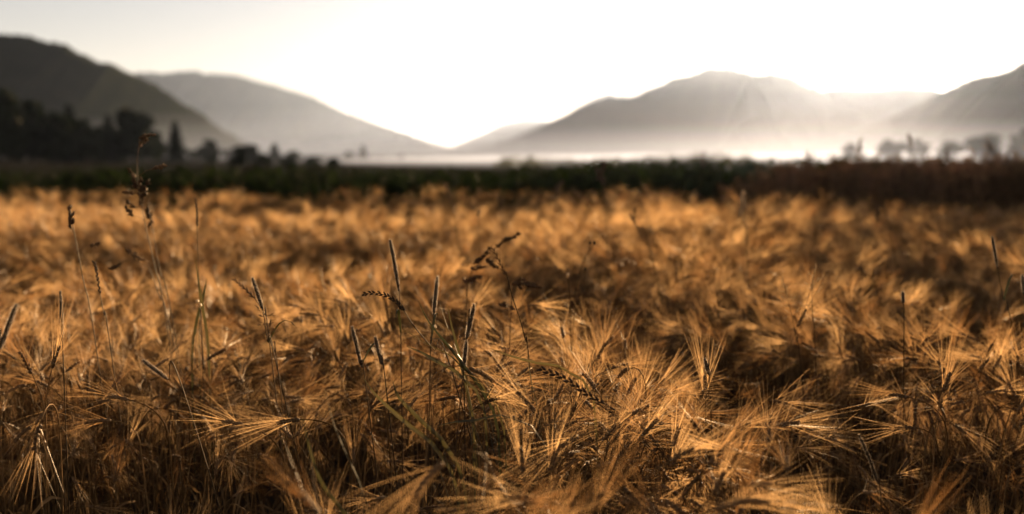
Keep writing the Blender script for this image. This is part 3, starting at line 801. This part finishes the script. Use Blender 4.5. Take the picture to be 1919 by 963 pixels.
spike([(366, 370), (369, 398), (369, 425)], [(371, 480), (374, 560), (378, 620)], 2.75, .0030, 'very thin straight spike standing alone right of the tallest seeding grass', n=14, seed=25, tilt=12)
blades([[(366, 480), (372, 530), (377, 562)], [(378, 518), (378, 545), (377, 566)], [(388, 520), (383, 545), (378, 566)]], 2.7, 'small green leaf sheaf on the stem below the very thin spike', w=.004)
cocksfoot([(238, 468), (258, 490), (280, 505), (300, 560), (318, 610)], [(243, 470, 24, -30), (258, 482, 22, -35), (212, 502, 20, 20), (220, 497, 16, 10)], 2.8, 'drooping brown seed spray bending left below the tallest seeding grass', seed=26, mat=GRAIN)
cocksfoot([(964, 444), (935, 460), (905, 485), (880, 520), (872, 600)], [(957, 446, 27, 25), (938, 456, 21, 40), (914, 470, 19, 55), (896, 487, 24, 45), (918, 492, 27, -30), (893, 502, 24, 5), (881, 524, 31, 20), (890, 520, 19, 15)],
          3.0, 'blurred bowed grass with dark seed clumps in a slanting row near the centre', seed=27)
cocksfoot([(1004, 530), (985, 530), (962, 540), (956, 620)], [(967, 529, 24, 30), (985, 534, 36, -10), (997, 536, 24, -5), (945, 573, 26, -20)], 2.8, 'blurred pair of round dark seed clumps right of the bowed grass', seed=28)
spike([(677, 551), (700, 549), (725, 554), (745, 567), (757, 582)], [(775, 610), (812, 655), (850, 705)], 2.15, .0042, 'bent couch grass spike pointing left, on an arched stem near the centre', n=22, seed=29)
spike([(437, 522), (456, 538), (478, 560)], [(496, 590), (505, 640)], 2.35, .0024, 'thin bent spikelet leaning left beside the dark timothy left of centre', n=12, seed=30)
spike([(920, 460), (932, 482), (944, 508), (950, 516)], [(960, 555), (975, 600), (985, 640), (993, 690)], 2.35, .0028, 'thin ryegrass spike on a pale green stem, crossing the blurred seed clumps', n=14, seed=31, mat=GRAIN)
spike([(1010, 690), (1055, 708), (1100, 738), (1140, 765), (1162, 782)], [(1190, 815), (1225, 850), (1260, 890)], 2.0, .0058, 'long dark beaded ear lying slanted over the bright barley right of centre', n=30, name='rye_stalk', seed=32, tilt=20)
panicle([(1528, 495), (1523, 530), (1522, 560)], [(1523, 600), (1528, 660)], 2.75,
        [(1528, 512, 1529, 494), (1520, 516, 1515, 509), (1523, 530, 1524, 516), (1530, 530, 1534, 520), (1537, 525, 1544, 516), (1516, 534, 1507, 528), (1524, 540, 1525, 528), (1523, 540, 1521, 534), (1533, 547, 1541, 537), (1519, 573, 1511, 572), (1512, 572, 1502, 573)],
        'pale lit bent grass with a spread panicle, the taller of two', seed=33)
panicle([(1466, 517), (1472, 545), (1480, 575), (1487, 605)], [(1493, 640), (1500, 680)], 2.7,
        [(1468, 530, 1466, 517), (1471, 542, 1467, 528), (1476, 552, 1474, 536), (1472, 549, 1464, 545), (1473, 562, 1463, 556), (1482, 560, 1485, 553), (1487, 563, 1491, 555), (1476, 573, 1463, 573), (1485, 573, 1494, 569), (1478, 585, 1469, 579), (1490, 584, 1500, 577), (1476, 592, 1468, 597)],
        'pale lit bent grass with a narrow side-branched panicle, the shorter of two', seed=34)
panicle([(487, 575), (497, 600), (505, 625)], [(515, 660), (522, 700)], 2.3, [(490, 583, 481, 572), (496, 593, 485, 592), (500, 592, 515, 588), (500, 605, 486, 607), (503, 607, 514, 605), (503, 612, 508, 598), (507, 620, 497, 618), (506, 623, 515, 621)],
        'small loose panicle just below the dark timothy left of centre', seed=35, mat=GRAIN)
def bud_plant(stem, buds, d, r, label, mat):
    P = rooted(stem, d, 16); root = empty('wild_flower', P[0], label, 'wildflower', 'wild grasses among the barley')
    st = MB(); st.tube(P - P[0], np.linspace(.0013, .0007, 16), 4); st.build('stem', WEEDSTEM, root)
    for x, y in buds:
        c = np.array(at(x, y, d)) - P[0]; mb = MB()
        mb.spindle(c - (0, 0, r * 1.3), np.array((0, 0, 1.)), r * 2.6, r, 7, ((0, .3), (.2, .9), (.5, 1), (.8, .75), (1, .3)))
        k = int(np.argmin(np.linalg.norm(P - P[0] - c, axis=1))); 
        if np.linalg.norm(P[k] - P[0] - c) > .004: mb.tube([P[max(k - 2, 0)] - P[0], c - (0, 0, r)], .0005, 4)
        mb.build('bud', mat, root)
bud_plant([(1108, 456), (1090, 500), (1080, 540), (1075, 600)], [(1106, 455), (1114, 455)], 3.0, .0042, 'two small dark round buds on one stem, right of the seed clumps', DARKSEED)
bud_plant([(1097, 504), (1094, 540), (1090, 600)], [(1097, 504)], 3.0, .0042, 'single small dark bud below the pair of round buds', DARKSEED)
bud_plant([(897, 396), (898, 430), (899, 500)], [(898, 396), (896, 402)], 3.6, .005, 'blurred stem with a dark knobbed tip, above the bowed seed clumps', DARKSEED)
bud_plant([(371, 563), (376, 590), (378, 640)], [(370, 565), (375, 572)], 2.6, .0045, 'tiny pale flower lit white below the green leaf sheaf', PALESEED)
bud_plant([(1064, 515), (1068, 560), (1070, 620)], [(1064, 516)], 2.9, .0055, 'small white-lit seed pod below the two dark buds', PALESEED)
blades([[(783, 562), (805, 605), (850, 660), (872, 690)], [(824, 567), (838, 610), (856, 655), (866, 690)], [(838, 570), (846, 610), (857, 650), (866, 690)], [(745, 610), (800, 645), (840, 665), (868, 692)], [(760, 648), (790, 660), (815, 675)]],
       2.1, 'fan of narrow green blades rising beside the jointed timothy pair', w=.0035)
blades([[(735, 712), (748, 745), (790, 790)], [(815, 800), (850, 790), (890, 786)], [(680, 706), (700, 735), (730, 765), (770, 800)]], 1.95, 'dark green drooping blades low in the barley below the fan of blades', w=.0042)
blades([[(565, 770), (575, 820), (600, 900), (640, 955)], [(610, 730), (625, 790), (650, 850)]], 1.7, 'two long dim green blades crossing the barley at lower left', w=.0036)
blades([[(916, 652), (960, 668), (1005, 680)], [(985, 640), (992, 690), (1000, 730)]], 2.2, 'pale green bent blade at the foot of the ryegrass spike', w=.003)
# blurred stalks farther off
def tall_stalk(x, y0, y1, d, label, mat=DARKSEED, seed=0, lean=6, size=26):
    rng = random.Random(seed)
    cl = [(x + rng.uniform(-5, 5), y0 + j * size * .55, size, 90 + rng.uniform(-35, 35)) for j in range(max(2, int((y1 - y0) * .4 / (size * .55))))]
    return cocksfoot([(x, y0), (x + lean * .4, (y0 + y1) / 2), (x + lean, y1)], cl, d, label, mat, seed, 'tall_grass', .0022)
tall_stalk(1130, 318, 440, 5.0, 'dark blurred stalk crossing the green crop, taller of the pair in mid field', seed=41, lean=8, size=30)
tall_stalk(1044, 352, 440, 5.5, 'dark blurred stalk crossing the crop edge left of the taller one', seed=42, size=24)
tall_stalk(842, 352, 430, 5.0, 'thin blurred stalk at the far barley edge in the middle', seed=43, lean=14, size=14, mat=GRAIN)
tall_stalk(937, 372, 430, 5.5, 'short faint blurred stalk at the far barley edge near the middle', seed=44, size=14)
tall_stalk(1394, 372, 470, 4.2, 'pale blurred grass head lit by sun at right of centre', seed=45, size=22, mat=PALESEED)
tall_stalk(1185, 402, 470, 4.0, 'blurred bowed grass stalk below the dark stalks of mid field', seed=46, lean=34, size=18, mat=GRAIN)
tall_stalk(1645, 396, 430, 4.5, 'short dark tilted seed stalk in the blurred right field', seed=47, lean=22, size=20)
sky_stalks = [(1318, 288, 8.6, 'first'), (1516, 288, 8.0, 'second'), (1608, 264, 7.6, 'third'), (1704, 258, 7.6, 'fourth'), (1771, 282, 7.4, 'fifth'), (1858, 268, 7.2, 'sixth'), (1888, 284, 7.2, 'seventh')]
for i, (x, y, d, o) in enumerate(sky_stalks):
    tall_stalk(x, y, y + 70, d, f'{o} from the left of the dark grass heads against the bright mist', seed=50 + i, lean=(-8, 6, 10, -10, 4, -26, 12)[i], size=(9, 9, 11, 13, 13, 15, 11)[i])
